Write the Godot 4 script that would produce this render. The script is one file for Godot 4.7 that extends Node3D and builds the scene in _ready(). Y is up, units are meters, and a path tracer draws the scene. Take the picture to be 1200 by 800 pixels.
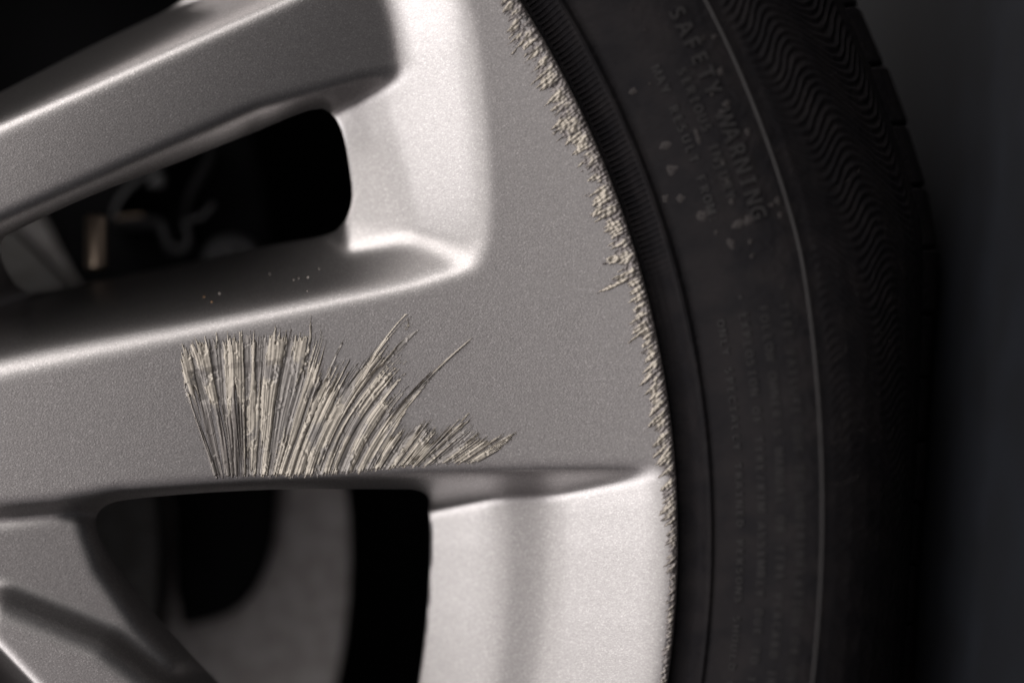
extends Node3D
# A kerbed silver alloy wheel, close up. Lengths are authored in "u": 5160 u = 1 m, which is one pixel of a
# 1200 pixel wide picture at the wheel's front plane. Wheel axes: x towards the ground, y along the car, z outwards.

const U := 1.0 / 5160.0
const CX := -368.0        # the axle
const CY := 633.0
const FX := 250.0         # the point the lens faces squarely
const FY := 760.0
const DIST := 3096.0      # camera to the wheel's front plane
const RIM := 1159.0
const GROUND := 1479.0    # axle height over the ground
const FREE := 1556.0      # unloaded tyre radius
const DOWN := -4.0        # direction of the ground, degrees
const TURN := -86.0       # wheel axes to world
const ZH := -205.0        # depth of the window edges
const CELL := 3.0

var rng := RandomNumberGenerator.new()
var noise := FastNoiseLite.new()
var fine := FastNoiseLite.new()
var M := {}

# ------------------------------------------------------------------ small helpers
func rel(px: float, py: float, z := 0.0) -> Vector2:      # where a sight line meets depth z, from the axle
	var k := (DIST - z) / DIST
	return Vector2(FX + (px - FX) * k - CX, CY - (FY + (py - FY) * k))

func rels(a: Array, z := 0.0, turn := 0.0) -> PackedVector2Array:
	var out := PackedVector2Array()
	for p in a:
		out.append(rel(p[0], p[1], z).rotated(deg_to_rad(turn)))
	return out

func chaikin(p: PackedVector2Array, times := 1, closed := true) -> PackedVector2Array:
	for t in times:
		var q := PackedVector2Array()
		var n := p.size()
		if not closed:
			q.append(p[0])
		for i in (n if closed else n - 1):
			var a := p[i]
			var b := p[(i + 1) % n]
			q.append(a.lerp(b, 0.25))
			q.append(a.lerp(b, 0.75))
		if not closed:
			q.append(p[n - 1])
		p = q
	return p

func tag(o, label := "", category := "", group := "", kind := ""):
	if label: o.set_meta("label", label)
	if category: o.set_meta("category", category)
	if group: o.set_meta("group", group)
	if kind: o.set_meta("kind", kind)
	return o

func thing(called: String, label: String, category: String) -> Node3D:
	var o := Node3D.new()
	o.name = called
	add_child(o, true)
	o.position = Vector3(0, GROUND * U, 0)
	o.rotation_degrees.z = TURN
	tag(o, label, category)
	return o

func numbered(parent: Node, called: String) -> String:
	if not parent.has_node(NodePath(called)):
		return called
	var k := 1
	while parent.has_node(NodePath("%s_%03d" % [called, k])):
		k += 1
	return "%s_%03d" % [called, k]

func put(called: String, mesh: Mesh, mat: Material, parent: Node) -> MeshInstance3D:
	var o := MeshInstance3D.new()
	o.name = numbered(parent, called)
	o.mesh = mesh
	if mat:
		o.material_override = mat
	parent.add_child(o, true)
	return o

func arrays(v: PackedVector3Array, n: PackedVector3Array, idx: PackedInt32Array, c := PackedColorArray()) -> ArrayMesh:
	var a := []
	a.resize(Mesh.ARRAY_MAX)
	a[Mesh.ARRAY_VERTEX] = v
	a[Mesh.ARRAY_NORMAL] = n
	if c.size():
		a[Mesh.ARRAY_COLOR] = c
	a[Mesh.ARRAY_INDEX] = idx
	var m := ArrayMesh.new()
	m.add_surface_from_arrays(Mesh.PRIMITIVE_TRIANGLES, a)
	return m

# a sheet of nu x nv points (in u); keep, when given, says which points' cells are drawn
func sheet(p: PackedVector3Array, nu: int, nv: int, outward: Vector3, wrap := false, c := PackedColorArray(), keep := PackedByteArray()) -> ArrayMesh:
	var n := PackedVector3Array()
	n.resize(nu * nv)
	for j in nv:
		for i in nu:
			var i0 := i - 1
			var i1 := i + 1
			if wrap:
				i0 = (i0 + nu - 1) % (nu - 1)
				i1 = i1 % (nu - 1)
			i0 = maxi(i0, 0)
			i1 = mini(i1, nu - 1)
			var du := p[j * nu + i1] - p[j * nu + i0]
			var dv := p[mini(j + 1, nv - 1) * nu + i] - p[maxi(j - 1, 0) * nu + i]
			n[j * nu + i] = du.cross(dv).normalized()
	var mid := (nv / 2) * nu + nu / 2
	var flip := false
	var tot := 0.0
	if outward == Vector3.INF:      # away from the axle
		tot = n[mid].dot(Vector3(p[mid].x, p[mid].y, 0).normalized())
	elif outward == -Vector3.INF:
		tot = -n[mid].dot(Vector3(p[mid].x, p[mid].y, 0).normalized())
	else:
		tot = n[mid].dot(outward)
	flip = tot < 0.0
	if flip:
		for i in n.size():
			n[i] = -n[i]
	var idx := PackedInt32Array()
	for j in nv - 1:
		for i in nu - 1:
			var a := j * nu + i
			var b := a + 1
			var d := a + nu
			var e := d + 1
			if keep.size() and (keep[a] + keep[b] + keep[d] + keep[e]) < 4:
				continue
			if flip:
				idx.append_array(PackedInt32Array([a, b, e, a, e, d]))
			else:
				idx.append_array(PackedInt32Array([a, e, b, a, d, e]))
	var v := PackedVector3Array()
	v.resize(p.size())
	for i in p.size():
		v[i] = p[i] * U
	return arrays(v, n, idx, c)

func lathe(profile: Array, steps: int, a0 := 0.0, a1 := 360.0, outward := Vector3.INF) -> ArrayMesh:
	var p := PackedVector3Array()
	for q in profile:
		for i in steps + 1:
			var a := deg_to_rad(lerpf(a0, a1, float(i) / steps))
			p.append(Vector3(q[0] * cos(a), q[0] * sin(a), q[1]))
	return sheet(p, steps + 1, profile.size(), outward, absf(a1 - a0 - 360.0) < 0.01)

# a plate cut to an outline (u, from the axle), with chamfered front edges
func plate(outline: PackedVector2Array, z0: float, z1: float, bevel := 3.0) -> ArrayMesh:
	if Geometry2D.is_polygon_clockwise(outline):
		outline.reverse()
	var n := outline.size()
	var inset := PackedVector2Array()
	for i in n:
		var d := (outline[(i + 1) % n] - outline[(i + n - 1) % n]).normalized()
		inset.append(outline[i] + Vector2(-d.y, d.x) * bevel)
	var st := SurfaceTool.new()
	st.begin(Mesh.PRIMITIVE_TRIANGLES)
	var tri := Geometry2D.triangulate_polygon(inset)
	var c3 := func(q: Vector2, z: float) -> Vector3: return Vector3(q.x, q.y, z) * U
	st.set_smooth_group(0)
	for k in range(0, tri.size(), 3):
		var a := inset[tri[k]]
		var b := inset[tri[k + 1]]
		var c := inset[tri[k + 2]]
		if (b - a).cross(c - a) > 0.0:
			var t := b
			b = c
			c = t
		for q in [a, b, c]:
			st.add_vertex(Vector3(q.x, q.y, z1) * U)
	for i in n:
		var j := (i + 1) % n
		for band in [[outline, z0, outline, z1 - bevel], [outline, z1 - bevel, inset, z1]]:
			var a: Vector2 = band[0][i]
			var b: Vector2 = band[0][j]
			var c: Vector2 = band[2][j]
			var d: Vector2 = band[2][i]
			for q in [Vector3(a.x, a.y, band[1]), Vector3(c.x, c.y, band[3]), Vector3(b.x, b.y, band[1]), Vector3(a.x, a.y, band[1]), Vector3(d.x, d.y, band[3]), Vector3(c.x, c.y, band[3])]:
				st.add_vertex(q * U)
	st.generate_normals()
	return st.commit()

# a round bar along a path (u)
func tube(path: PackedVector3Array, radius: Array, sides := 14) -> ArrayMesh:
	var p := PackedVector3Array()
	var n := path.size()
	for i in n:
		var d := (path[mini(i + 1, n - 1)] - path[maxi(i - 1, 0)]).normalized()
		var side := d.cross(Vector3(0.13, 0.21, 0.97)).normalized()
		var up := side.cross(d)
		var r: float = radius[i] if radius.size() == n else radius[0]
		for k in sides + 1:
			var a := TAU * k / sides
			p.append(path[i] + (side * cos(a) + up * sin(a)) * r)
	var q0 := p[(n / 2) * (sides + 1) + (sides + 1) / 2]
	return sheet(p, sides + 1, n, (q0 - path[n / 2]).normalized(), true)

func table(x: float, t: Array, col := 1) -> float:
	if x <= t[0][0]:
		return t[0][col]
	for i in range(1, t.size()):
		if x <= t[i][0]:
			var f: float = (x - t[i - 1][0]) / (t[i][0] - t[i - 1][0])
			return lerpf(t[i - 1][col], t[i][col], f)
	return t[t.size() - 1][col]

# ------------------------------------------------------------------ materials
func grain(size: int, low: float, high: float, spark: float, seed_: int) -> ImageTexture:
	var g := RandomNumberGenerator.new()
	g.seed = seed_
	var im := Image.create(size, size, false, Image.FORMAT_RGB8)
	for y in size:
		for x in size:
			var v := lerpf(low, high, (g.randf() + g.randf()) * 0.5)
			if g.randf() < spark:
				v = 1.0
			im.set_pixel(x, y, Color(v, v, v))
	return ImageTexture.create_from_image(im)

func bumps(size: int, freq: float, strength: float, seed_: int, kind := FastNoiseLite.TYPE_SIMPLEX, octaves := 2) -> NoiseTexture2D:
	var n := FastNoiseLite.new()
	n.noise_type = kind
	n.frequency = freq
	n.seed = seed_
	n.fractal_octaves = octaves
	var t := NoiseTexture2D.new()
	t.width = size
	t.height = size
	t.seamless = true
	t.as_normal_map = true
	t.bump_strength = strength
	t.noise = n
	return t

func cloud(size: int, freq: float, a: Color, b: Color, seed_: int, octaves := 4) -> NoiseTexture2D:
	var n := FastNoiseLite.new()
	n.noise_type = FastNoiseLite.TYPE_SIMPLEX
	n.frequency = freq
	n.seed = seed_
	n.fractal_octaves = octaves
	var t := NoiseTexture2D.new()
	t.width = size
	t.height = size
	t.seamless = true
	t.noise = n
	var g := Gradient.new()
	g.colors = PackedColorArray([a, b])
	g.offsets = PackedFloat32Array([0.25, 0.75])
	t.color_ramp = g
	return t

func mat(lin: Color, rough: float, metal := 0.0) -> StandardMaterial3D:
	var m := StandardMaterial3D.new()
	m.albedo_color = lin.linear_to_srgb()
	m.roughness = rough
	m.metallic = metal
	return m

func tri(m: StandardMaterial3D, scale: float) -> StandardMaterial3D:
	m.uv1_triplanar = true
	m.uv1_scale = Vector3.ONE * scale
	return m

func make_materials():
	var p := mat(Color(0.64, 0.615, 0.614) * 0.95, 0.34, 1.0)
	p.albedo_texture = grain(640, 0.70, 0.90, 0.03, 5)
	p.normal_enabled = true
	p.normal_texture = bumps(640, 0.3, 1.0, 6)
	p.normal_scale = 0.08
	M.paint = tri(p, 8.0)
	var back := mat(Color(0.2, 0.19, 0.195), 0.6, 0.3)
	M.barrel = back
	var s := mat(Color(1, 1, 1), 0.42, 0.45)
	s.vertex_color_use_as_albedo = true
	M.bare = s
	var r := mat(Color(0.0128, 0.0120, 0.0130), 0.62)
	r.metallic_specular = 0.13
	r.normal_enabled = true
	r.normal_texture = bumps(512, 0.05, 3.0, 11, FastNoiseLite.TYPE_SIMPLEX, 4)
	r.normal_scale = 0.5
	r.albedo_texture = cloud(512, 0.012, Color(0.82, 0.82, 0.84), Color(1, 0.98, 0.97), 12)
	M.rubber = tri(r, 14.0)
	M.letter = mat(Color(0.0185, 0.0175, 0.018), 0.6)
	M.letter.metallic_specular = 0.2
	M.rib = mat(Color(0.017, 0.0155, 0.016), 0.6)
	M.rib.metallic_specular = 0.3
	M.splash = mat(Color(0.029, 0.026, 0.026), 0.8)
	M.splash.metallic_specular = 0.2
	var d := mat(Color(0.46, 0.44, 0.44), 0.7, 0.2)
	d.albedo_texture = cloud(512, 0.02, Color(0.9, 0.89, 0.88), Color(1, 1, 1), 21, 5)
	d.normal_enabled = true
	d.normal_texture = bumps(512, 0.3, 1.2, 22, FastNoiseLite.TYPE_SIMPLEX, 4)
	M.cast = tri(d, 12.0)
	M.hat = d.duplicate()
	M.hat.albedo_color = Color(0.2, 0.196, 0.194).linear_to_srgb()
	M.iron = mat(Color(0.006, 0.006, 0.007), 0.7)
	M.iron.metallic_specular = 0.2
	M.bracket = mat(Color(0.1, 0.1, 0.105), 0.6, 0.2)
	M.brass = mat(Color(0.40, 0.32, 0.25), 0.33, 0.9)
	M.liner = mat(Color(0.006, 0.006, 0.007), 0.9)
	M.body = mat(Color(0.012, 0.013, 0.018), 0.3)
	var g := mat(Color(0.0028, 0.0037, 0.0062), 0.8)
	g.metallic_specular = 0.3
	g.albedo_texture = cloud(1024, 0.01, Color(0.8, 0.8, 0.82), Color(1, 1, 1), 31, 6)
	M.ground = tri(g, 3.0)

# ------------------------------------------------------------------ the wheel's face
var pocket := PackedVector2Array()
var hole0 := PackedVector2Array()
var hole1 := PackedVector2Array()
var barface := PackedVector2Array()
var web := PackedVector2Array()
var lut_w := 0
var lut_h := 0
var lut_x := 150.0
var lut_y := -1080.0
var lz := PackedFloat32Array()
var lgx := PackedFloat32Array()
var lgy := PackedFloat32Array()
var lhole := PackedFloat32Array()
var lpart := PackedByteArray()

func zc(r: float) -> float:
	var o := maxf(r - 620.0, 0.0)
	return o * o * 0.000135 - 4.0

func reach(p: Vector2, poly: PackedVector2Array, closed := true) -> float:
	var best := 1e12
	var n := poly.size()
	var a := poly[n - 1] if closed else poly[0]
	for i in n:
		var b := poly[i]
		var d := b - a
		var t := clampf((p - a).dot(d) / maxf(d.length_squared(), 1e-9), 0.0, 1.0)
		best = minf(best, p.distance_squared_to(a + d * t))
		a = b
	return sqrt(best)

func within(p: Vector2, poly: PackedVector2Array) -> bool:
	var odd := false
	var a := poly[poly.size() - 1]
	for b in poly:
		if (a.y > p.y) != (b.y > p.y) and p.x < a.x + (b.x - a.x) * (p.y - a.y) / (b.y - a.y):
			odd = not odd
		a = b
	return odd

func fall(d: float, slope: float, round_: float) -> float:      # a rounded crease, then a straight slope
	return slope * (sqrt(d * d + round_ * round_) - round_)

func meet(a: float, b: float, k: float) -> float:               # the higher of two surfaces, with a fillet
	var h := maxf(k - absf(a - b), 0.0) / k
	return maxf(a, b) + h * h * k * 0.25

var side_low := PackedVector2Array()
var side_rim := PackedVector2Array()
var side_high := PackedVector2Array()
var side_hub := PackedVector2Array()

func outlines():
	var low := rels([[-170, 596], [0, 590], [70, 584], [140, 571], [300, 560], [500, 551], [640, 549], [780, 549]], 16.0)
	var rim := PackedVector2Array()
	for q in [[3.6, 1143.0], [2.0, 1143.0], [-0.5, 1143.0], [-8.0, 1143.0], [-16.0, 1143.0], [-25.0, 1141.0], [-32.0, 1129.0]]:
		rim.append(Vector2.from_angle(deg_to_rad(q[0])) * q[1])
	rim.append_array(rels([[549, 0], [566, 120], [573, 220], [571, 280], [562, 305]], 22.0, -72.0))
	var high := rels([[540, 324], [490, 338], [400, 357], [250, 391], [120, 419], [0, 446], [-170, 484]], 0.0, -72.0)
	rim = chaikin(rim, 2, false)
	pocket = low + rim + high
	side_low = low
	side_rim = PackedVector2Array([Vector2.from_angle(deg_to_rad(9.0)) * 1143.0, Vector2.from_angle(deg_to_rad(5.0)) * 1143.0, Vector2.from_angle(deg_to_rad(2.0)) * 1143.0])
	for q in rim:
		if q.angle() < deg_to_rad(-0.4):
			side_rim.append(q)
	side_rim.append_array(rels([[552, 340], [540, 400]], 20.0, -72.0))
	side_high = high
	side_hub = PackedVector2Array([high[high.size() - 1], low[0]])
	hole0 = rels([[300, 578], [150, 589], [122, 597], [112, 612], [124, 645], [170, 706], [215, 757], [255, 800]], -120.0)
	hole0.append_array(rels([[120, 50], [215, 8]], -150.0, -72.0))
	for q in [[-24.0, 925.0], [-21.0, 905.0], [-17.0, 890.0], [-12.0, 884.0], [-7.0, 882.0], [-2.0, 882.0], [2.0, 882.0]]:
		hole0.append(Vector2.from_angle(deg_to_rad(q[0])) * q[1])
	hole0.append_array(rels([[500, 577], [440, 577]], -110.0))
	hole0 = chaikin(hole0, 2)
	hole1 = rels([[22, 337], [6, 318], [5, 296]], -130.0, -72.0)
	hole1.append_array(rels([[28, 274], [110, 236], [200, 200], [270, 170], [330, 145], [372, 130], [391, 134], [403, 160], [411, 210], [412, 238], [404, 260], [390, 271]], -75.0, -72.0))
	hole1.append_array(rels([[300, 295], [150, 321], [60, 341]], -190.0, -72.0))
	hole1 = chaikin(hole1, 1)
	barface = rels([[-166, 318], [-84, 222], [0, 162], [120, 109], [330, 13], [400, -22], [455, -54], [474, -40], [484, 10], [490, 62], [478, 78], [430, 86], [300, 124], [120, 205], [0, 258], [-150, 330]], -20.0, -72.0)
	web = rels([[-170, 620], [0, 618], [70, 608], [92, 616], [112, 672], [160, 742], [200, 784], [150, 768], [0, 706], [-170, 650]], -40.0)

func face_height(p: Vector2) -> Array:      # [height, signed distance to the windows, part]
	var r := p.length()
	var base := zc(r)
	if not within(p, pocket):
		return [base, 60.0, 0 if p.angle() > deg_to_rad(-25.0) else 2]
	var d0 := reach(p, hole0)
	var d1 := reach(p, hole1)
	var dh := minf(d0, d1)
	if within(p, hole0) or within(p, hole1):
		if dh > 14.0:
			return [ZH - 150.0, -dh, 1]
		dh = -dh
	var dl := reach(p, side_low, false)
	var dr := reach(p, side_rim, false)
	var dg := reach(p, side_high, false)
	var du := reach(p, side_hub, false)
	var dp := minf(minf(dl, dr), minf(dg, du))
	var db := 0.0 if within(p, barface) else reach(p, barface)
	var dw := 0.0 if within(p, web) else reach(p, web)
	var bar := -22.0 - 0.146 * (p - Vector2(720, -560)).dot(Vector2.from_angle(deg_to_rad(-103.0)))      # the bar's face leans
	bar = -meet(-bar, -8.0, 24.0)
	# each slope falls from its own crease; the highest is the metal's surface
	var out := smoothstep(430.0, 900.0, r)
	var z := base - fall(dl, 4.0, 7.0)
	z = meet(z, base - fall(dg, lerpf(3.1, 0.9, smoothstep(500.0, 960.0, r)), lerpf(92.0, 10.0, out)), 16.0)
	z = meet(z, base - fall(du, 1.7, 10.0), 16.0)
	z = meet(z, base - 26.0 - 0.03 * (p.x - 440.0) - fall(dw, 1.6, 8.0), 10.0)
	z = meet(z, bar - (fall(db, 2.4, lerpf(42.0, 30.0, smoothstep(420.0, 640.0, r))) if d0 < d1 else fall(db, 3.2, 10.0)), 10.0)
	# the inside of the rim: steep below its crease, then a flatter shelf
	var deg := rad_to_deg(p.angle())
	var u := dr / table(deg, [[-53, 150.0], [-48, 150.0], [-43, 177.0], [-38, 205.0], [-30, 225.0], [-20, 245.0], [3, 260.0]])
	var drop := dr / maxf(u, 0.001) * lerpf(table(u, [[0.0, 0.0], [0.04, 0.012], [0.08, 0.034], [0.42, 0.24], [0.48, 0.264], [0.54, 0.272], [0.67, 0.283], [0.73, 0.298], [0.80, 0.336], [1.0, 0.46], [2.0, 1.1]]),
		table(u, [[0.0, 0.0], [0.06, 0.018], [0.12, 0.05], [0.54, 0.32], [0.66, 0.37], [0.78, 0.398], [1.0, 0.45], [1.12, 0.72], [2.0, 3.0]]), smoothstep(-33.0, -42.0, deg))
	z = meet(z, base - drop, 10.0)
	z = maxf(z, ZH - 150.0)
	var part := 0
	if r > 900.0 and db > 25.0:
		part = 3
	elif db < dp * 1.2 or dw < 1.0 and db < dp:
		part = 1
	elif p.angle() < deg_to_rad(-32.0):
		part = 2
	return [z, dh, part]

func smooth(a: PackedFloat32Array, w: int, h: int, times: int) -> PackedFloat32Array:
	for t in times:
		var b := a.duplicate()
		for y in range(1, h - 1):
			for x in range(1, w - 1):
				var i := y * w + x
				b[i] = (a[i] * 4.0 + (a[i - 1] + a[i + 1] + a[i - w] + a[i + w]) * 2.0 + a[i - w - 1] + a[i - w + 1] + a[i + w - 1] + a[i + w + 1]) / 16.0
		a = b
	return a

func make_lut():
	outlines()
	lut_w = int((1190.0 - lut_x) / CELL)
	lut_h = int((260.0 - lut_y) / CELL)
	var n := lut_w * lut_h
	lz.resize(n)
	lgx.resize(n)
	lgy.resize(n)
	lhole.resize(n)
	lpart.resize(n)
	for y in lut_h:
		for x in lut_w:
			var p := Vector2(lut_x + x * CELL, lut_y + y * CELL)
			var i := y * lut_w + x
			var r := p.length()
			var a := rad_to_deg(p.angle())
			if r < 260.0 or r > 1185.0 or a < -64.0 or a > 14.0:
				lz[i] = zc(r)
				lhole[i] = 60.0
				continue
			var f := face_height(p)
			lz[i] = f[0]
			lhole[i] = f[1]
			lpart[i] = f[2]
	lz = smooth(lz, lut_w, lut_h, 6)
	for y in range(1, lut_h - 1):
		for x in range(1, lut_w - 1):
			var i := y * lut_w + x
			lgx[i] = (lz[i + 1] - lz[i - 1]) / (2.0 * CELL)
			lgy[i] = (lz[i + lut_w] - lz[i - lut_w]) / (2.0 * CELL)

var got := [0.0, 0.0, Vector2.ZERO, 0, 0]       # height, window distance, slope, part, sector

func face(p: Vector2):
	var r := p.length()
	var a := rad_to_deg(p.angle())
	var k := int(ceil((a - 12.0) / 72.0))
	var back := deg_to_rad(-72.0 * k)
	var q := p.rotated(back)
	var fx := clampf((q.x - lut_x) / CELL, 1.0, lut_w - 2.01)
	var fy := clampf((q.y - lut_y) / CELL, 1.0, lut_h - 2.01)
	var x := int(fx)
	var y := int(fy)
	fx -= x
	fy -= y
	var i := y * lut_w + x
	var w00 := (1.0 - fx) * (1.0 - fy)
	var w10 := fx * (1.0 - fy)
	var w01 := (1.0 - fx) * fy
	var w11 := fx * fy
	var z := lz[i] * w00 + lz[i + 1] * w10 + lz[i + lut_w] * w01 + lz[i + lut_w + 1] * w11
	var h := lhole[i] * w00 + lhole[i + 1] * w10 + lhole[i + lut_w] * w01 + lhole[i + lut_w + 1] * w11
	var g := Vector2(lgx[i] * w00 + lgx[i + 1] * w10 + lgx[i + lut_w] * w01 + lgx[i + lut_w + 1] * w11, lgy[i] * w00 + lgy[i + 1] * w10 + lgy[i + lut_w] * w01 + lgy[i + lut_w + 1] * w11).rotated(-back)
	if r < 330.0:
		z = zc(r)
		g = Vector2.ZERO
		h = 60.0
	if r > RIM - 11.0:
		var o := minf(r - (RIM - 11.0), 10.9)
		z -= 11.0 - sqrt(121.0 - o * o)
		g -= p / r * (o / sqrt(121.0 - o * o))
	got[0] = z
	got[1] = h
	got[2] = g
	got[3] = lpart[i]
	got[4] = k

func make_face(wheel: Node3D):
	var angles := PackedFloat32Array()
	var a := -46.0
	while a < 314.0:
		angles.append(a)
		a += 0.2 if a < 64.0 else 1.0
	angles.append(314.0)
	var radii := PackedFloat32Array()
	var r := 150.0
	while r < RIM - 13.0:
		radii.append(r)
		r += 3.2 if r > 330.0 else 12.0
	for o in [12.0, 10.0, 8.0, 6.0, 4.2, 2.6, 1.4, 0.5, 0.1]:
		radii.append(RIM - o)
	var nu := angles.size()
	var nv := radii.size()
	var v := PackedVector3Array()
	var n := PackedVector3Array()
	var hd := PackedFloat32Array()
	var part := PackedByteArray()
	v.resize(nu * nv)
	n.resize(nu * nv)
	hd.resize(nu * nv)
	part.resize(nu * nv)
	for j in nv:
		for i in nu:
			var p := Vector2.from_angle(deg_to_rad(angles[i])) * radii[j]
			face(p)
			var id := j * nu + i
			v[id] = Vector3(p.x, p.y, got[0] - dug(p))
			var g: Vector2 = got[2]
			n[id] = Vector3(-g.x, -g.y, 1.0).normalized()
			hd[id] = got[1]
			# 0 hub, 1 rim, 2.. spokes in turn
			var k: int = (got[4] + 10) % 5
			if radii[j] < 330.0:
				part[id] = 0
			elif radii[j] > 1020.0 or got[3] == 3:
				part[id] = 1
			else:
				part[id] = 2 + [2 * k, (2 * k + 9) % 10, (2 * k + 8) % 10][got[3]]
	var verts := []
	var norms := []
	var idxs := []
	var maps := []
	for k in 12:
		verts.append(PackedVector3Array())
		norms.append(PackedVector3Array())
		idxs.append(PackedInt32Array())
		maps.append({})
	for j in nv - 1:
		for i in nu - 1:
			var q := [j * nu + i, j * nu + i + 1, (j + 1) * nu + i + 1, (j + 1) * nu + i]
			var inside := 0
			for c in q:
				if hd[c] > 0.0:
					inside += 1
			if inside == 0:
				continue
			var k := int(part[q[0]])
			var vs: PackedVector3Array = verts[k]
			var ns: PackedVector3Array = norms[k]
			var ix: PackedInt32Array = idxs[k]
			var mp: Dictionary = maps[k]
			if inside == 4:
				var e := PackedInt32Array()
				for c in q:
					if not mp.has(c):
						mp[c] = vs.size()
						vs.append(v[c] * U)
						ns.append(n[c])
					e.append(mp[c])
				ix.append_array(PackedInt32Array([e[0], e[1], e[2], e[0], e[2], e[3]]))
			else:
				# cut the cell along the window's edge, and drop a short wall from the cut
				var ring := []
				var cut := []
				for m in 4:
					var c: int = q[m]
					var d: int = q[(m + 1) % 4]
					if hd[c] > 0.0:
						ring.append([v[c], n[c]])
					if (hd[c] > 0.0) != (hd[d] > 0.0):
						var t := hd[c] / (hd[c] - hd[d])
						ring.append([v[c].lerp(v[d], t), n[c].lerp(n[d], t).normalized()])
						cut.append(v[c].lerp(v[d], t))
				var first := vs.size()
				for m in ring.size():
					vs.append(ring[m][0] * U)
					ns.append(ring[m][1])
				for m in range(1, ring.size() - 1):
					ix.append_array(PackedInt32Array([first, first + m, first + m + 1]))
				if cut.size() == 2:
					var d2: Vector3 = cut[1] - cut[0]
					var nn := Vector3(-d2.y, d2.x, 0).normalized()
					var mid: Vector3 = (cut[0] + cut[1]) * 0.5
					var inner := Vector3.ZERO
					for m in ring:
						inner += m[0] / ring.size()
					if nn.dot(inner - mid) > 0.0:
						nn = -nn
					var f2 := vs.size()
					for pt in [cut[0], cut[1], cut[1] + Vector3(0, 0, -60) - nn * 14.0, cut[0] + Vector3(0, 0, -60) - nn * 14.0]:
						vs.append(pt * U)
						ns.append(nn)
					if (cut[1] - cut[0]).cross(Vector3(0, 0, -1)).dot(nn) < 0.0:
						ix.append_array(PackedInt32Array([f2, f2 + 1, f2 + 2, f2, f2 + 2, f2 + 3]))
					else:
						ix.append_array(PackedInt32Array([f2, f2 + 2, f2 + 1, f2, f2 + 3, f2 + 2]))
			verts[k] = vs
			norms[k] = ns
			idxs[k] = ix
	# Godot's front faces run clockwise
	var spokes := []
	for k in 12:
		if idxs[k].size() == 0:
			continue
		var ix: PackedInt32Array = idxs[k]
		for t in range(0, ix.size(), 3):
			var e := verts[k][ix[t]] as Vector3
			var s: float = (verts[k][ix[t + 2]] - e).cross(verts[k][ix[t + 1]] - e).dot(norms[k][ix[t]])
			if s < 0.0:
				var o := ix[t + 1]
				ix[t + 1] = ix[t + 2]
				ix[t + 2] = o
		var called := "hub" if k == 0 else "rim" if k == 1 else "spoke"
		var o := put(called, arrays(verts[k], norms[k], ix), M.paint, wheel)
		spokes.append(o)
		M["part_%d" % k] = o

# ------------------------------------------------------------------ kerb damage
const FAN := [   # foot of the stroke, lean, bend, height of its tip
	[248, -0.34, 0.0, 96], [255, -0.29, 0.0, 150], [262, -0.2, 0.0, 153], [270, -0.12, 0.0, 158], [285, -0.02, 0.0, 162], [297, 0.06, 0.0, 163], [310, 0.15, 0.0, 168],
	[318, 0.2, 0.0, 163], [325, 0.26, 0.0001, 160], [330, 0.29, 0.0002, 152], [334, 0.3, 0.0005, 118], [339, 0.31, 0.0007, 146], [345, 0.3, 0.0009, 122], [352, 0.3, 0.0011, 135],
	[360, 0.3, 0.0013, 120], [366, 0.31, 0.0014, 174], [371, 0.29, 0.0018, 140], [376, 0.27, 0.0024, 164], [384, 0.28, 0.0025, 138], [395, 0.32, 0.0025, 124], [405, 0.36, 0.0025, 100],
	[414, 0.4, 0.0025, 92], [418, 0.41, 0.0025, 76], [421, 0.42, 0.0025, 120], [424, 0.426, 0.0025, 160], [428, 0.445, 0.0024, 160], [431, 0.465, 0.0023, 92], [435, 0.5, 0.002, 55], [445, 0.6, 0.001, 50], [460, 0.72, 0.0, 56], [475, 0.85, 0.0, 44],
	[490, 1.0, 0.0, 54], [505, 1.15, 0.0, 44], [520, 1.3, 0.0, 34], [535, 1.45, 0.0, 28], [550, 1.6, 0.0, 36], [558, 1.7, 0.0, 24], [566, 1.75, 0.0, 2]]

func fan(x: float, y: float) -> Vector2:     # picture-plane point to (foot, height)
	var foot := clampf(x - 0.4 * maxf(550.0 - y, 0.0), 240.0, 570.0)
	var v := 0.0
	for k in 7:
		var ground := 557.0 - 16.0 * smoothstep(340.0, 560.0, foot)
		v = ground - y
		var at := foot + table(foot, FAN, 1) * v + table(foot, FAN, 2) * v * v
		foot += (x - at) * 0.62
	return Vector2(foot, v)

func dug(q: Vector2) -> float:      # how deep the scrape has bitten into the spoke there
	var x := CX + q.x
	var y := CY - q.y
	if x < 205.0 or x > 600.0 or y < 385.0 or y > 556.0:
		return 0.0
	var f := fan(x, y)
	var room := minf(minf(f.y - 2.0, table(f.x, FAN, 3) * 0.82 - f.y), minf(f.x - 254.0, 552.0 - f.x))
	if f.x < 288.0:
		room = minf(room, f.y - 84.0)
	return 3.6 * clampf(room / 6.0, 0.0, 1.0)

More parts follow.
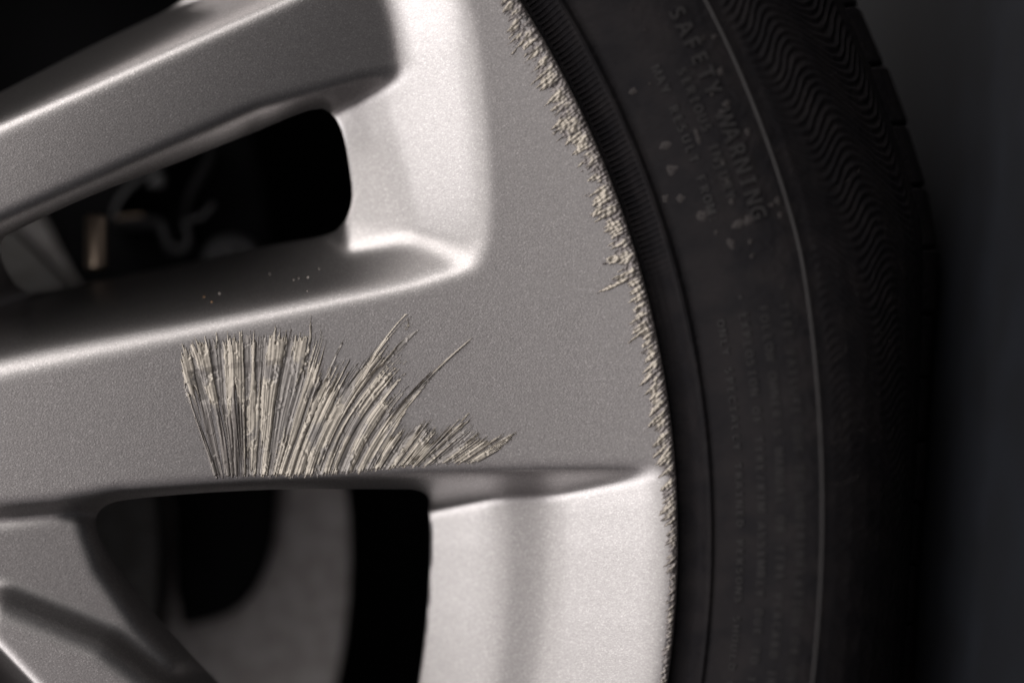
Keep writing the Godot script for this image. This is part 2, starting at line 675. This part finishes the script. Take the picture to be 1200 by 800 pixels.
func make_scrape(spoke: Node3D):
	var step := 0.66
	var x0 := 196.0
	var y0 := 368.0
	var nu := int(424.0 / step)
	var nv := int(196.0 / step)
	var p := PackedVector3Array()
	var c := PackedColorArray()
	var keep := PackedByteArray()
	var one := FastNoiseLite.new()
	one.frequency = 1.0
	one.fractal_octaves = 1
	one.seed = 7
	for j in nv:
		for i in nu:
			var x := x0 + i * step
			var y := y0 + j * step
			var q := rel(x, y, 0.0)
			face(q)
			q = rel(x, y, got[0])
			face(q)
			var z: float = got[0]
			var f := fan(x, y)
			var s := f.x
			var v := f.y
			# streaks of several widths, each drifting slowly along the stroke
			var sw := s + 0.7 * one.get_noise_2d(s * 0.08, v * 0.012)
			var n1 := one.get_noise_2d(sw * 0.13 + 40.0, v * 0.004)
			var n2 := one.get_noise_2d(sw * 0.33, v * 0.005 + 9.0)
			var n3 := one.get_noise_2d(sw * 0.62, v * 0.008 + 31.0)
			var n4 := one.get_noise_2d(sw * 0.95, v * 0.02 + 51.0)
			var rag := one.get_noise_2d(x * 0.22, y * 0.22 + 70.0)
			var tip := table(s, FAN, 3)
			var ragtop := 0.05 if s < 322.0 else 0.2
			var top := tip * (1.0 + ragtop * one.get_noise_1d(s * 0.75 + 3.0) + ragtop * one.get_noise_1d(s * 1.0)) + rag * 2.5
			if absf(s - 426.0) < 4.0:
				top = tip - 6.0 * absf(s - 426.0)
			var m := minf(top - v, v + 1.0 + 3.0 * n2 + rag * 2.5)
			m = minf(m, (s - 249.0 - rag * 2.0) * 1.5)
			# paint left between the strokes
			var share := v / maxf(tip, 1.0)
			var bare := 0.95 + n2 * 0.5 + n3 * 0.5
			if s > 322.0:
				bare -= 0.5 * smoothstep(0.45, 1.0, share)
			if s > 428.0:
				bare -= 0.30 + 0.3 * one.get_noise_2d(x * 0.03, y * 0.05)
			if s < 286.0:
				bare -= (0.62 + 0.3 * n1) * smoothstep(98.0 + 24.0 * n1, 78.0 + 24.0 * n1, v)
			if absf(s - 425.5) < 5.0:
				bare += 0.7
			m = minf(m, (563.0 - s) * 2.0)
			m = minf(m, bare * 8.0)
			var edge := clampf(m / 2.5, 0.0, 1.0)
			# relief: broad torn plates with dark gaps, striated along the stroke
			var flake := one.get_noise_2d(x * 0.13 + 11.0, y * 0.10)
			var band := 1.1 * one.get_noise_2d(sw * 0.09 + 40.0, v * 0.005) + 0.4 * n2 + 0.15 * flake + 0.03 * rag
			if absf(s - 426.0) < 5.0:
				band += 0.5
			var plate_ := smoothstep(-0.30, -0.16, band)
			var torn := smoothstep(0.3, 0.6, one.get_noise_2d(x * 0.06 + 5.0, y * 0.045 + 3.0))
			var h := plate_ * 1.5 + band * 1.0 + n3 * 0.34 + n4 * 0.1 + torn * (0.5 * rag + 0.7 * flake)
			h -= 4.5 * exp(-pow((s - 423.4) / 1.7, 2.0)) * smoothstep(35.0, 80.0, v)
			h += 2.4 * exp(-pow((s - 427.0) / 1.6, 2.0)) * smoothstep(35.0, 80.0, v)
			h += 0.9 * exp(-pow((m - 1.0) / 1.0, 2.0))          # a burr round the edge
			p.append(Vector3(q.x, q.y, z + lerpf(0.25, -1.2, clampf(-m / 1.6, 0.0, 1.0)) + maxf(h * edge + 1.2 * edge - 0.75 * dug(q), -3.3)))
			keep.append(1 if m > -1.6 else 0)
			var dull := Color(0.20, 0.185, 0.178).lerp(Color(0.30, 0.28, 0.265), smoothstep(-0.4, 0.4, n3 + 0.5 * n4))
			var bright := Color(0.43, 0.392, 0.338).lerp(Color(0.33, 0.30, 0.262), smoothstep(-0.1, 0.6, n3 + 0.5 * rag))
			var col := dull.lerp(bright, plate_ * smoothstep(0.75, 0.35, one.get_noise_2d(sw * 0.05 + 90.0, v * 0.018) + 0.15 * rag))
			col = col.lerp(Color(0.11, 0.10, 0.095), 0.55 * exp(-pow((band + 0.25) / 0.04, 2.0)))
			if s < 286.0:
				col = col.lerp(Color(0.17, 0.155, 0.148), 0.85 * smoothstep(96.0 + 20.0 * n1, 74.0 + 20.0 * n1, v))
			c.append(col)
	var o := put("kerb_scrape", sheet(p, nu, nv, Vector3(0, 0, 1), false, c, keep), M.bare, spoke)
	o.set_meta("label", "fan of bare scratched metal gouges across the silver spoke")

func make_edge_rash(rim: Node3D):
	var step := 0.66
	var depth := 64.0
	var a0 := -16.0
	var a1 := 40.0
	var da := rad_to_deg(0.72 / 1130.0)
	var nu := int((a1 - a0) / da)
	var nv := int(depth / step)
	var p := PackedVector3Array()
	var c := PackedColorArray()
	var keep := PackedByteArray()
	var one := FastNoiseLite.new()
	one.frequency = 1.0
	one.fractal_octaves = 1
	one.seed = 19
	var width := [[-16, 7], [-8, 10], [-2, 13], [2, 16], [5, 20], [8, 23], [12, 25], [14.6, 22], [15.6, 28], [18, 26], [22, 29], [26, 30], [30, 30], [40, 30]]
	for j in nv:
		var w := float(j) * step + 2.2        # in from the rim's edge
		for i in nu:
			var a := a0 + i * da
			var s := deg_to_rad(a) * 1130.0
			var q := Vector2.from_angle(deg_to_rad(a)) * (RIM - w)
			face(q)
			var z: float = got[0]
			var lean := s + w * (0.75 - 0.55 * smoothstep(4.0, 16.0, a))
			var n1 := one.get_noise_2d(lean * 0.03, w * 0.008)
			var n2 := one.get_noise_2d(lean * 0.09, w * 0.02 + 13.0)
			var n3 := one.get_noise_2d(lean * 0.22, w * 0.03 + 5.0)
			var n4 := one.get_noise_2d(lean * 0.42, w * 0.06 + 25.0)
			var rag := one.get_noise_2d(s * 0.16, w * 0.16 + 40.0)
			var top := table(a, width) * (0.98 + 0.22 * one.get_noise_1d(lean * 0.014 + 8.0) + 0.22 * n1 + 0.26 * n2 + 0.24 * n3 + 0.14 * n4) + rag * 2.0
			top = maxf(top, table(a, width) * 0.55)
			top += 40.0 * exp(-pow((lean - 309.0) / 4.4, 2.0)) + 26.0 * exp(-pow((lean - 336.0) / 4.0, 2.0))
			var m := top - w
			var edge := clampf(m / 3.5, 0.0, 1.0)
			var h := n2 * 1.3 + n3 * 0.9 + n1 * 0.9 + n4 * 0.35 + rag * 0.9
			h += 1.0 * exp(-pow((m - 1.2) / 1.4, 2.0))
			p.append(Vector3(q.x, q.y, z + lerpf(0.3, -1.2, clampf(-m / 1.6, 0.0, 1.0)) + (h + 1.4) * edge * smoothstep(0.0, 5.0, w)))
			keep.append(1 if m > -1.6 else 0)
			var wide := table(a, width)
			var pale := smoothstep(0.3, 0.6, w / wide + 0.16 * n2 + 0.12 * rag) * smoothstep(-0.32, 0.1, n2 * 0.8 + n3 * 0.5 + 0.5 * one.get_noise_2d(s * 0.06, w * 0.07 + 60.0) + 0.12 * rag)
			pale *= smoothstep(0.0, 5.0, m + 3.0 * n3)
			pale *= 0.45 + 0.55 * smoothstep(-4.0, 5.0, a)
			var col := Color(0.19, 0.172, 0.168).lerp(Color(0.39, 0.352, 0.30), pale)
			col = col.lerp(Color(0.08, 0.073, 0.07), 0.55 * smoothstep(0.1, -0.5, n3 + 0.5 * n4))
			c.append(col)
	var o := put("edge_rash", sheet(p, nu, nv, Vector3(0, 0, 1), false, c, keep), M.bare, rim)
	o.set_meta("label", "ragged strip of bare scraped metal along the rim edge")

func make_wheel():
	make_lut()
	var wheel := thing("car_wheel", "silver alloy car wheel with kerb scratches on its spoke, in a black tyre", "wheel")
	M.wheel = wheel
	make_face(wheel)
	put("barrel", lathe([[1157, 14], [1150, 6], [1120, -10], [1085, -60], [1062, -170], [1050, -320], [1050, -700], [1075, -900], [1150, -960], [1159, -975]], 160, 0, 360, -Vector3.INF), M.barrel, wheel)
	put("centre_cap", lathe([[152, -44], [150, -34], [142, -28], [80, -22], [4, -20]], 64, 0, 360, Vector3(0, 0, 1)), M.paint, wheel)
	for k in 5:
		var at := Vector2.from_angle(deg_to_rad(72.0 * k + 20.0)) * 240.0
		var hexa := PackedVector2Array()
		for i in 6:
			hexa.append(at + Vector2.from_angle(TAU * i / 6.0) * 42.0)
		put("wheel_bolt", plate(hexa, -60, 0, 6.0), M.bracket, wheel)
	make_scrape(M.part_2)
	make_edge_rash(M.part_1)
	for q in [[239, 348, 1.4, 0], [248, 354, 1.6, 0], [257, 344, 1.4, 1], [361, 325, 1.4, 1], [344, 328, 1.0, 1], [316, 321, 0.9, 1], [360, 341, 0.9, 1], [374, 315, 0.9, 1], [350, 326, 0.8, 1]]:
		var pt := rel(q[0], q[1], -80.0)
		for it in 8:
			face(pt)
			pt = rel(q[0], q[1], got[0])
		var s := SphereMesh.new()
		s.radius = q[2] * U
		s.height = 2.0 * q[2] * U
		s.radial_segments = 10
		s.rings = 5
		var o := put("grit_speck", s, M.get("rust") if q[3] == 0 else M.get("sand"), M.part_2)
		o.position = Vector3(pt.x, pt.y, got[0]) * U

# ------------------------------------------------------------------ the tyre
const SIDE := [[1085, -60], [1130, -30], [1150, 12], [1160, 16], [1168, 17], [1176, 24], [1183, 38], [1187, 47], [1190, 50], [1193, 50.5], [1196, 48], [1199, 46], [1203, 48], [1212, 55], [1230, 68], [1250, 80], [1270, 88],
	[1290, 93], [1310, 95], [1327, 94], [1345, 90], [1370, 82], [1395, 70], [1420, 54], [1445, 33], [1470, 8], [1492, -20], [1512, -52], [1528, -90], [1536, -140]]

func side_z(r: float) -> float:
	return table(r, SIDE)

func tyre_at(r: float, a: float, lift := 0.0) -> Vector3:     # radius, degrees, height over the surface
	var flat := GROUND / maxf(cos(deg_to_rad(a - DOWN)), 0.3)
	var d := FREE - flat
	var squash := 0.5 * (d + sqrt(d * d + 60.0)) if d > -400.0 else 0.0
	var f := clampf((r - 1185.0) / (FREE - 1185.0), 0.0, 1.0)
	f = f * (0.75 + 0.25 * f)
	var rr := r - squash * f
	var z := side_z(r) + squash * 0.45 * sin(PI * clampf((r - 1185.0) / 345.0, 0.0, 1.0))
	var e := deg_to_rad(a)
	var slope := (side_z(r + 4.0) - side_z(r - 4.0)) / 8.0
	var n := Vector2(-slope, 1.0).normalized() * lift
	rr += n.x
	z += n.y
	return Vector3(rr * cos(e), rr * sin(e), z)

func tyre_polar(px: float, py: float) -> Vector2:            # the surface point seen there, as (radius, degrees)
	var z := 80.0
	var q := Vector2.ZERO
	var r := 1300.0
	for k in 8:
		q = rel(px, py, z)
		var a := rad_to_deg(q.angle())
		for t in 3:
			var at := tyre_at(r, a)
			r += q.length() - Vector2(at.x, at.y).length()
			z = at.z
	return Vector2(r, rad_to_deg(q.angle()))

func tyre_sheet(r0: float, r1: float, dr: float, a0: float, a1: float, da: float, lift: Callable) -> ArrayMesh:
	var nu := int((a1 - a0) / da) + 1
	var nv := int((r1 - r0) / dr) + 1
	var p := PackedVector3Array()
	for j in nv:
		for i in nu:
			var a := a0 + i * da
			var r := r0 + j * dr
			p.append(tyre_at(r, a, lift.call(r, a)))
	return sheet(p, nu, nv, Vector3(0, 0, 1))

func lettering(text: String, r: float, a: float, size: float, advance: float, parent: Node):
	var st := SurfaceTool.new()
	st.begin(Mesh.PRIMITIVE_TRIANGLES)
	var font := SystemFont.new()
	font.font_names = PackedStringArray(["Droid Sans"])
	font.font_weight = 700
	for k in text.length():
		var ch := text[k]
		if ch != " ":
			var t := TextMesh.new()
			t.font = font
			t.text = ch
			t.font_size = 32
			t.pixel_size = 1.0 / 32.0
			t.depth = 0.18
			t.curve_step = 2.0
			var o := tyre_at(r, a, 0.0)
			var e := deg_to_rad(a)
			var out := (tyre_at(r + 6.0, a) - tyre_at(r - 6.0, a)).normalized()
			var along := Vector3(sin(e), -cos(e), 0)
			var n := along.cross(out)
			var b := Basis(along * size, out * size * 1.0, n * size)
			st.append_from(t, 0, Transform3D(Basis(b.x * U, b.y * U, b.z * U), (o + n * 0.4) * U))
		a -= rad_to_deg(advance / r)
	put("raised_lettering", st.commit(), M.letter, parent)

func make_tyre():
	# the carcass, in fine columns where it is seen
	var angles := PackedFloat32Array()
	var a := -50.0
	while a < 310.0:
		angles.append(a)
		a += 0.4 if a < 60.0 else 2.0
	angles.append(310.0)
	var radii := PackedFloat32Array()
	for q in SIDE:
		radii.append(q[0])
	var extra := PackedFloat32Array()
	for i in radii.size() - 1:
		extra.append(radii[i])
		extra.append((radii[i] + radii[i + 1]) * 0.5)
	extra.append(radii[radii.size() - 1])
	var p := PackedVector3Array()
	for r in extra:
		for e in angles:
			p.append(tyre_at(r, e))
	for back in [-220.0, -500.0, -760.0, -900.0]:
		for e in angles:
			var t := tyre_at(1536.0, e)
			p.append(Vector3(t.x, t.y, back))
	for q in [[1380.0, -980.0], [1190.0, -960.0]]:
		for e in angles:
			p.append(Vector3(q[0] * cos(deg_to_rad(e)), q[0] * sin(deg_to_rad(e)), q[1]))
	var tyre := put("tyre", sheet(p, angles.size(), extra.size() + 6, Vector3(0, 0, 1), true), M.rubber, M.wheel)
	tyre.set_meta("label", "black rubber tyre with raised safety lettering on its sidewall")
	# fine cross ribs on the rim protector, fading out downwards
	put("rim_protector", tyre_sheet(1164.0, 1190.0, 1.3, 11.0, 46.0, 0.038, func(r: float, e: float) -> float:
		var w := sin(e * TAU / 0.325)
		return 0.5 + 1.6 * clampf(w * 1.6, -1.0, 1.0) * smoothstep(14.0, 20.0, e) * smoothstep(1164.0, 1168.0, r) * smoothstep(1189.5, 1186.5, r)), M.rubber, tyre)
	# the mould line
	put("mould_line", tyre_sheet(1322.0, 1331.0, 0.9, -46.0, 60.0, 0.3, func(r: float, e: float) -> float:
		return -0.6 + 3.4 * exp(-pow((r - 1326.5) / 1.7, 2.0)) + 0.3 * noise.get_noise_2d(e * 60.0, 3.0)), M.rib, tyre)
	# wavy ridges of the decorated band
	put("wave_band", tyre_sheet(1336.0, 1502.0, 2.4, -14.0, 46.0, 0.075, func(r: float, e: float) -> float:
		var s := e * 23.6
		var across := (r - 1336.0) / 166.0
		var drift := s * 0.011
		var ph := s / 10.5 + 1.6 * sin(across * TAU * 1.7 + drift + 0.6) + across * 2.2 + 0.5 * noise.get_noise_2d(s * 0.6, r * 0.6)
		var on := smoothstep(-6.0, 25.0, e) * smoothstep(1337.0, 1346.0, r) * smoothstep(1501.0, 1480.0, r)
		return 0.4 + 2.4 * on * (0.5 + 0.5 * sin(ph * TAU))), M.rubber, tyre)
	# shoulder blocks
	var pitch := 2.88
	for k in 125:
		var b0 := k * pitch - 50.0 + 0.12
		var b1 := b0 + pitch - (0.16 if k % 2 == 0 else 0.1)
		var top := 1551.0 + (2.5 if k % 3 == 0 else 0.0)
		var ring := [[1502.0, -40.0], [1520.0, -58.0], [top - 14.0, -86.0], [top - 4.0, -112.0], [top, -140.0], [top + 2.0, -420.0], [1520.0, -424.0]]
		var bp := PackedVector3Array()
		for q in ring:
			for i in 6:
				var f: float = [0.0, 0.0, 0.06, 0.94, 1.0, 1.0][i]
				var e := lerpf(b0, b1, f)
				var t := tyre_at(q[0], e)
				var rr := Vector2(t.x, t.y).length()
				if i == 0 or i == 5:
					rr -= 9.0
				elif i == 1 or i == 4:
					rr -= 2.5
				var d := Vector2.from_angle(deg_to_rad(e)) * rr
				bp.append(Vector3(d.x, d.y, q[1]))
		put("tread_block", sheet(bp, 6, ring.size(), Vector3.INF), M.rubber, tyre)
	var q := tyre_polar(794, 16)
	lettering("SAFETY WARNING", q.x, q.y, 25.0, 18.8, tyre)
	q = tyre_polar(800, 84)
	lettering("SERIOUS INJURY", q.x, q.y, 15.0, 11.6, tyre)
	q = tyre_polar(770, 82)
	lettering("MAY RESULT FROM:", q.x, q.y, 15.0, 12.2, tyre)
	q = tyre_polar(916, 336)
	lettering("• TIRE FAILURE DUE TO UNDERINFLATION OR OVERLOADING", q.x, q.y, 13.5, 11.0, tyre)
	q = tyre_polar(895, 362)
	lettering("FOLLOW OWNER'S MANUAL OR TIRE PLACARD IN VEHICLE", q.x, q.y, 13.5, 11.0, tyre)
	q = tyre_polar(868, 348)
	lettering("• EXPLOSION OF TIRE/RIM ASSEMBLY DUE TO IMPROPER MOUNTING", q.x, q.y, 13.5, 11.0, tyre)
	q = tyre_polar(846, 379)
	lettering("ONLY SPECIALLY TRAINED PERSONS SHOULD MOUNT TIRES", q.x, q.y, 13.5, 11.0, tyre)
	# dried drops and smears
	for d in [[779, 171, 7, 5], [787, 198, 6, 7], [780, 233, 4.5, 6], [798, 232, 5, 5.5], [823, 253, 7, 7], [832, 247, 4, 5], [742, 107, 4.5, 4], [762, 98, 2, 2], [857, 285, 5, 6.5], [840, 272, 2.5, 2.5], [866, 262, 9, 6], [878, 258, 7, 6], [852, 121, 5, 4],
			[846, 131, 4, 3], [835, 110, 3, 3], [822, 47, 7, 2.5], [838, 43, 4, 2.5], [845, 84, 4, 5], [877, 155, 4, 5], [882, 300, 3, 3], [905, 240, 4, 3], [912, 235, 4, 5], [915, 252, 3.5, 4], [818, 160, 3, 9], [858, 236, 3, 4], [880, 283, 3, 3], [848, 190, 3, 3], [853, 212, 3, 5]]:
		splat(tyre, d[0], d[1], d[2], d[3])
	var dust := SurfaceTool.new()
	dust.begin(Mesh.PRIMITIVE_TRIANGLES)
	for k in 150:
		var e := rng.randf_range(4.0, 31.0)
		var rr := 1240.0 + 210.0 * rng.randf() if k % 3 else 1290.0 + rng.randf() * 60.0
		var m := SphereMesh.new()
		m.radius = U * rng.randf_range(0.5, 1.7)
		m.height = m.radius * 1.2
		m.radial_segments = 6
		m.rings = 3
		dust.append_from(m, 0, Transform3D(Basis(), tyre_at(rr, e, 0.4) * U))
	tag(put("dust_specks", dust.commit(), M.splash, tyre), "", "", "", "stuff")
	for w in [[[960, 226], [985, 218], [1003, 204], [1012, 190]], [[930, 92], [945, 97], [975, 88], [985, 82]], [[955, 425], [975, 424], [990, 412], [993, 402]], [[965, 565], [985, 568], [1003, 560], [1006, 553]], [[970, 520], [990, 516], [1012, 502]]]:
		var path := PackedVector3Array()
		for pt in w:
			var s := tyre_polar(pt[0], pt[1])
			path.append(tyre_at(s.x, s.y, 1.2))
		put("scuff_mark", tube(path, [0.25, 0.6, 0.6, 0.2].slice(0, path.size()) if path.size() == 4 else [0.4], 6), M.splash, tyre)

func splat(tyre: Node3D, px: float, py: float, w: float, h: float):
	var s := tyre_polar(px, py)
	var p := PackedVector3Array()
	var rings := 5
	var seg := 16
	for j in rings:
		var f := float(j) / (rings - 1)
		for i in seg + 1:
			var a := TAU * (i % seg) / seg
			var wob := 1.0 + 0.65 * noise.get_noise_2d(px * 9.0 + cos(a) * 40.0, py * 9.0 + sin(a) * 40.0)
			var t := Vector2(cos(a) * w, sin(a) * h) * f * wob
			var lift := 1.5 * (1.0 - f * f) + (-0.5 if j == rings - 1 else 0.35)
			p.append(tyre_at(s.x + t.x, s.y + rad_to_deg(t.y / s.x), lift))
	put("dried_splash", sheet(p, seg + 1, rings, Vector3(0, 0, 1), true), M.splash, tyre)

# ------------------------------------------------------------------ brake, seen through the windows
func make_brake():
	var disc := thing("brake_disc", "dull grey brake disc behind the spokes, seen through the wheel windows", "brake disc")
	put("friction_ring", lathe([[555, -470], [560, -432], [566, -430], [600, -430], [690, -431], [760, -430], [797, -430], [801, -434], [801, -500]], 180, 0, 360, Vector3(0, 0, 1)), M.cast, disc)
	put("hat", lathe([[548, -470], [548, -338], [543, -331], [532, -329], [452, -327], [446, -334], [436, -336], [200, -336]], 160, 0, 360, Vector3(0, 0, 1)), M.hat, disc)
	var cal := thing("brake_caliper", "black brake caliper with a bright guide pin beside the brake disc", "brake caliper")
	put("body", plate(chaikin(rels([[150, 420], [204, 560], [206, 733], [240, 728], [282, 712], [308, 676], [322, 630], [326, 560], [326, 400], [318, 250], [290, 120], [240, 0], [200, -110], [-190, -110], [-190, 120], [-40, 150], [30, 210], [84, 320]], -385.0), 1), -424, -385, 8.0), M.iron, cal)
	put("bracket", plate(chaikin(rels([[128, 262], [132, 232], [170, 196], [250, 150], [252, 178], [232, 212], [222, 232], [220, 262], [226, 282], [214, 294], [197, 292], [188, 276], [186, 258]], -330.0), 2), -420, -330, 7.0), M.bracket, cal)
	var pin := PackedVector3Array()
	var rad := []
	for q in [[252, 8], [253, 12.5], [257, 14], [312, 14], [315, 12.5], [316.5, 6]]:
		var e := rel(112, q[0], -220.0)
		pin.append(Vector3(e.x, e.y, -220.0))
		rad.append(q[1])
	put("guide_pin", tube(pin, rad, 24), M.brass, cal)
	var lip := PackedVector3Array()
	for q in [[136, 256], [150, 254], [167, 252]]:
		var e := rel(q[0], q[1], -322.0)
		lip.append(Vector3(e.x, e.y, -322.0))
	put("pad_edge", tube(lip, [2.0], 8), M.brass, cal)
	var clip := PackedVector3Array()
	for q in [[205, 288], [214, 292], [221, 284], [220, 272], [215, 263], [222, 258], [236, 254], [243, 246], [250, 239]]:
		var e := rel(q[0], q[1], -318.0)
		clip.append(Vector3(e.x, e.y, -318.0))
	put("pad_clip", tube(clip, [3.2], 10), M.bracket, cal)
	var boot := PackedVector3Array()
	var c := rel(272, 300, -340.0)
	for q in [[44, -420], [42, -380], [36, -356], [28, -346], [24, -350], [20, -352], [16, -342], [10, -338], [0.5, -337]]:
		for i in 33:
			var a := TAU * i / 32.0
			boot.append(Vector3(c.x + q[0] * cos(a), c.y + q[0] * 0.8 * sin(a), q[1]))
	put("rubber_boot", sheet(boot, 33, 9, Vector3(0, 0, 1), true), M.bracket, cal)
	var tab := rel(183, 212, -330.0)
	put("bracket_tab", plate(PackedVector2Array([tab + Vector2(-12, -8), tab + Vector2(10, -9), tab + Vector2(12, 8), tab + Vector2(-2, 10)]), -332, -322, 2.0), M.bracket, cal)

# ------------------------------------------------------------------ the car round the wheel, the ground
func make_car():
	var car := thing("car_fender", "dark painted car wing with the wheel arch above the tyre", "car wing")
	# seen from outside: from the arch to the panel's edges, open below the sill
	var arch := 1730.0
	var steps := 120
	var p := PackedVector3Array()
	var rows := [0.0, 0.006, 0.02, 0.2, 0.5, 1.0]
	for f in rows:
		for i in steps + 1:
			var a := deg_to_rad(lerpf(DOWN + 84.0, DOWN + 276.0, float(i) / steps))
			var d := Vector2.from_angle(a)
			var box := 3600.0 / maxf(absf(d.x), absf(d.y))
			var r := lerpf(arch, box, f)
			var z: float = -60.0 if f == 0.0 else (-18.0 if f < 0.01 else -8.0 + 60.0 * f - 220.0 * f * f)
			p.append(Vector3(d.x * r, d.y * r, z))
	put("panel", sheet(p, steps + 1, rows.size(), Vector3(0, 0, 1)), M.body, car)
	var liner := thing("wheel_arch_liner", "black lining of the wheel arch behind the wheel", "wheel arch liner")
	put("shell", lathe([[arch + 2, -58], [arch + 10, -300], [arch, -1500], [arch - 200, -1580], [20, -1590]], 96, DOWN + 62.0, DOWN + 298.0, -Vector3.INF), M.liner, liner)
	put("back_panel", lathe([[1500, -1585], [20, -1594]], 60, 0, 360, Vector3(0, 0, 1)), M.liner, liner)
	var g := MeshInstance3D.new()
	g.name = "ground"
	var plane := PlaneMesh.new()
	plane.size = Vector2(60, 60)
	g.mesh = plane
	g.material_override = M.ground
	add_child(g, true)
	tag(g, "dark asphalt ground the tyre stands on", "", "", "structure")

func make_view():
	var turn := Basis(Vector3(0, 0, 1), deg_to_rad(TURN))
	var eye := Vector3(FX - CX, CY - FY, DIST) * U
	var cam := Camera3D.new()
	cam.name = "camera"
	var lens := CameraAttributesPhysical.new()
	lens.frustum_focal_length = 100.0
	lens.frustum_focus_distance = DIST * U
	lens.frustum_near = 0.05
	lens.frustum_far = 400.0
	lens.exposure_aperture = 2.9
	cam.attributes = lens
	add_child(cam)
	var near := 0.05
	cam.set_frustum(800.0 / DIST * near, Vector2(600.0 - FX, FY - 400.0) / DIST * near, near, 400.0)
	cam.transform = Transform3D(turn, turn * eye + Vector3(0, GROUND * U, 0))
	cam.current = true
	var e := Environment.new()
	e.background_mode = Environment.BG_SKY
	var sky := ProceduralSkyMaterial.new()
	sky.sky_top_color = Color(1.0, 0.985, 0.978)
	sky.sky_horizon_color = Color(0.113, 0.071, 0.083)
	sky.energy_multiplier = 2.6
	sky.sky_curve = 1.0
	sky.ground_bottom_color = Color(0.05, 0.034, 0.038)
	sky.ground_horizon_color = Color(0.09, 0.05, 0.062)
	sky.sun_angle_max = 1.0
	e.sky = Sky.new()
	e.sky.sky_material = sky
	e.tonemap_mode = Environment.TONE_MAPPER_LINEAR
	e.tonemap_exposure = 2.08
	e.sdfgi_enabled = true
	e.ssao_enabled = true
	e.ssil_enabled = true
	var w := WorldEnvironment.new()
	w.name = "world_environment"
	w.environment = e
	add_child(w)
	var sun := DirectionalLight3D.new()
	sun.name = "overcast_sun"
	sun.light_energy = 0.19
	sun.light_angular_distance = 45.0
	sun.light_color = Color(1.0, 0.98, 0.965)
	sun.shadow_enabled = true
	add_child(sun)
	sun.look_at_from_position(Vector3(0.6, 0.56, 0.57), Vector3.ZERO)

func _ready():
	rng.seed = 4
	noise.seed = 3
	noise.frequency = 0.02
	make_view()
	make_materials()
	M.rust = mat(Color(0.16, 0.09, 0.04), 0.8)
	M.sand = mat(Color(0.3, 0.27, 0.25), 0.7)
	make_car()
	make_wheel()
	make_tyre()
	make_brake()
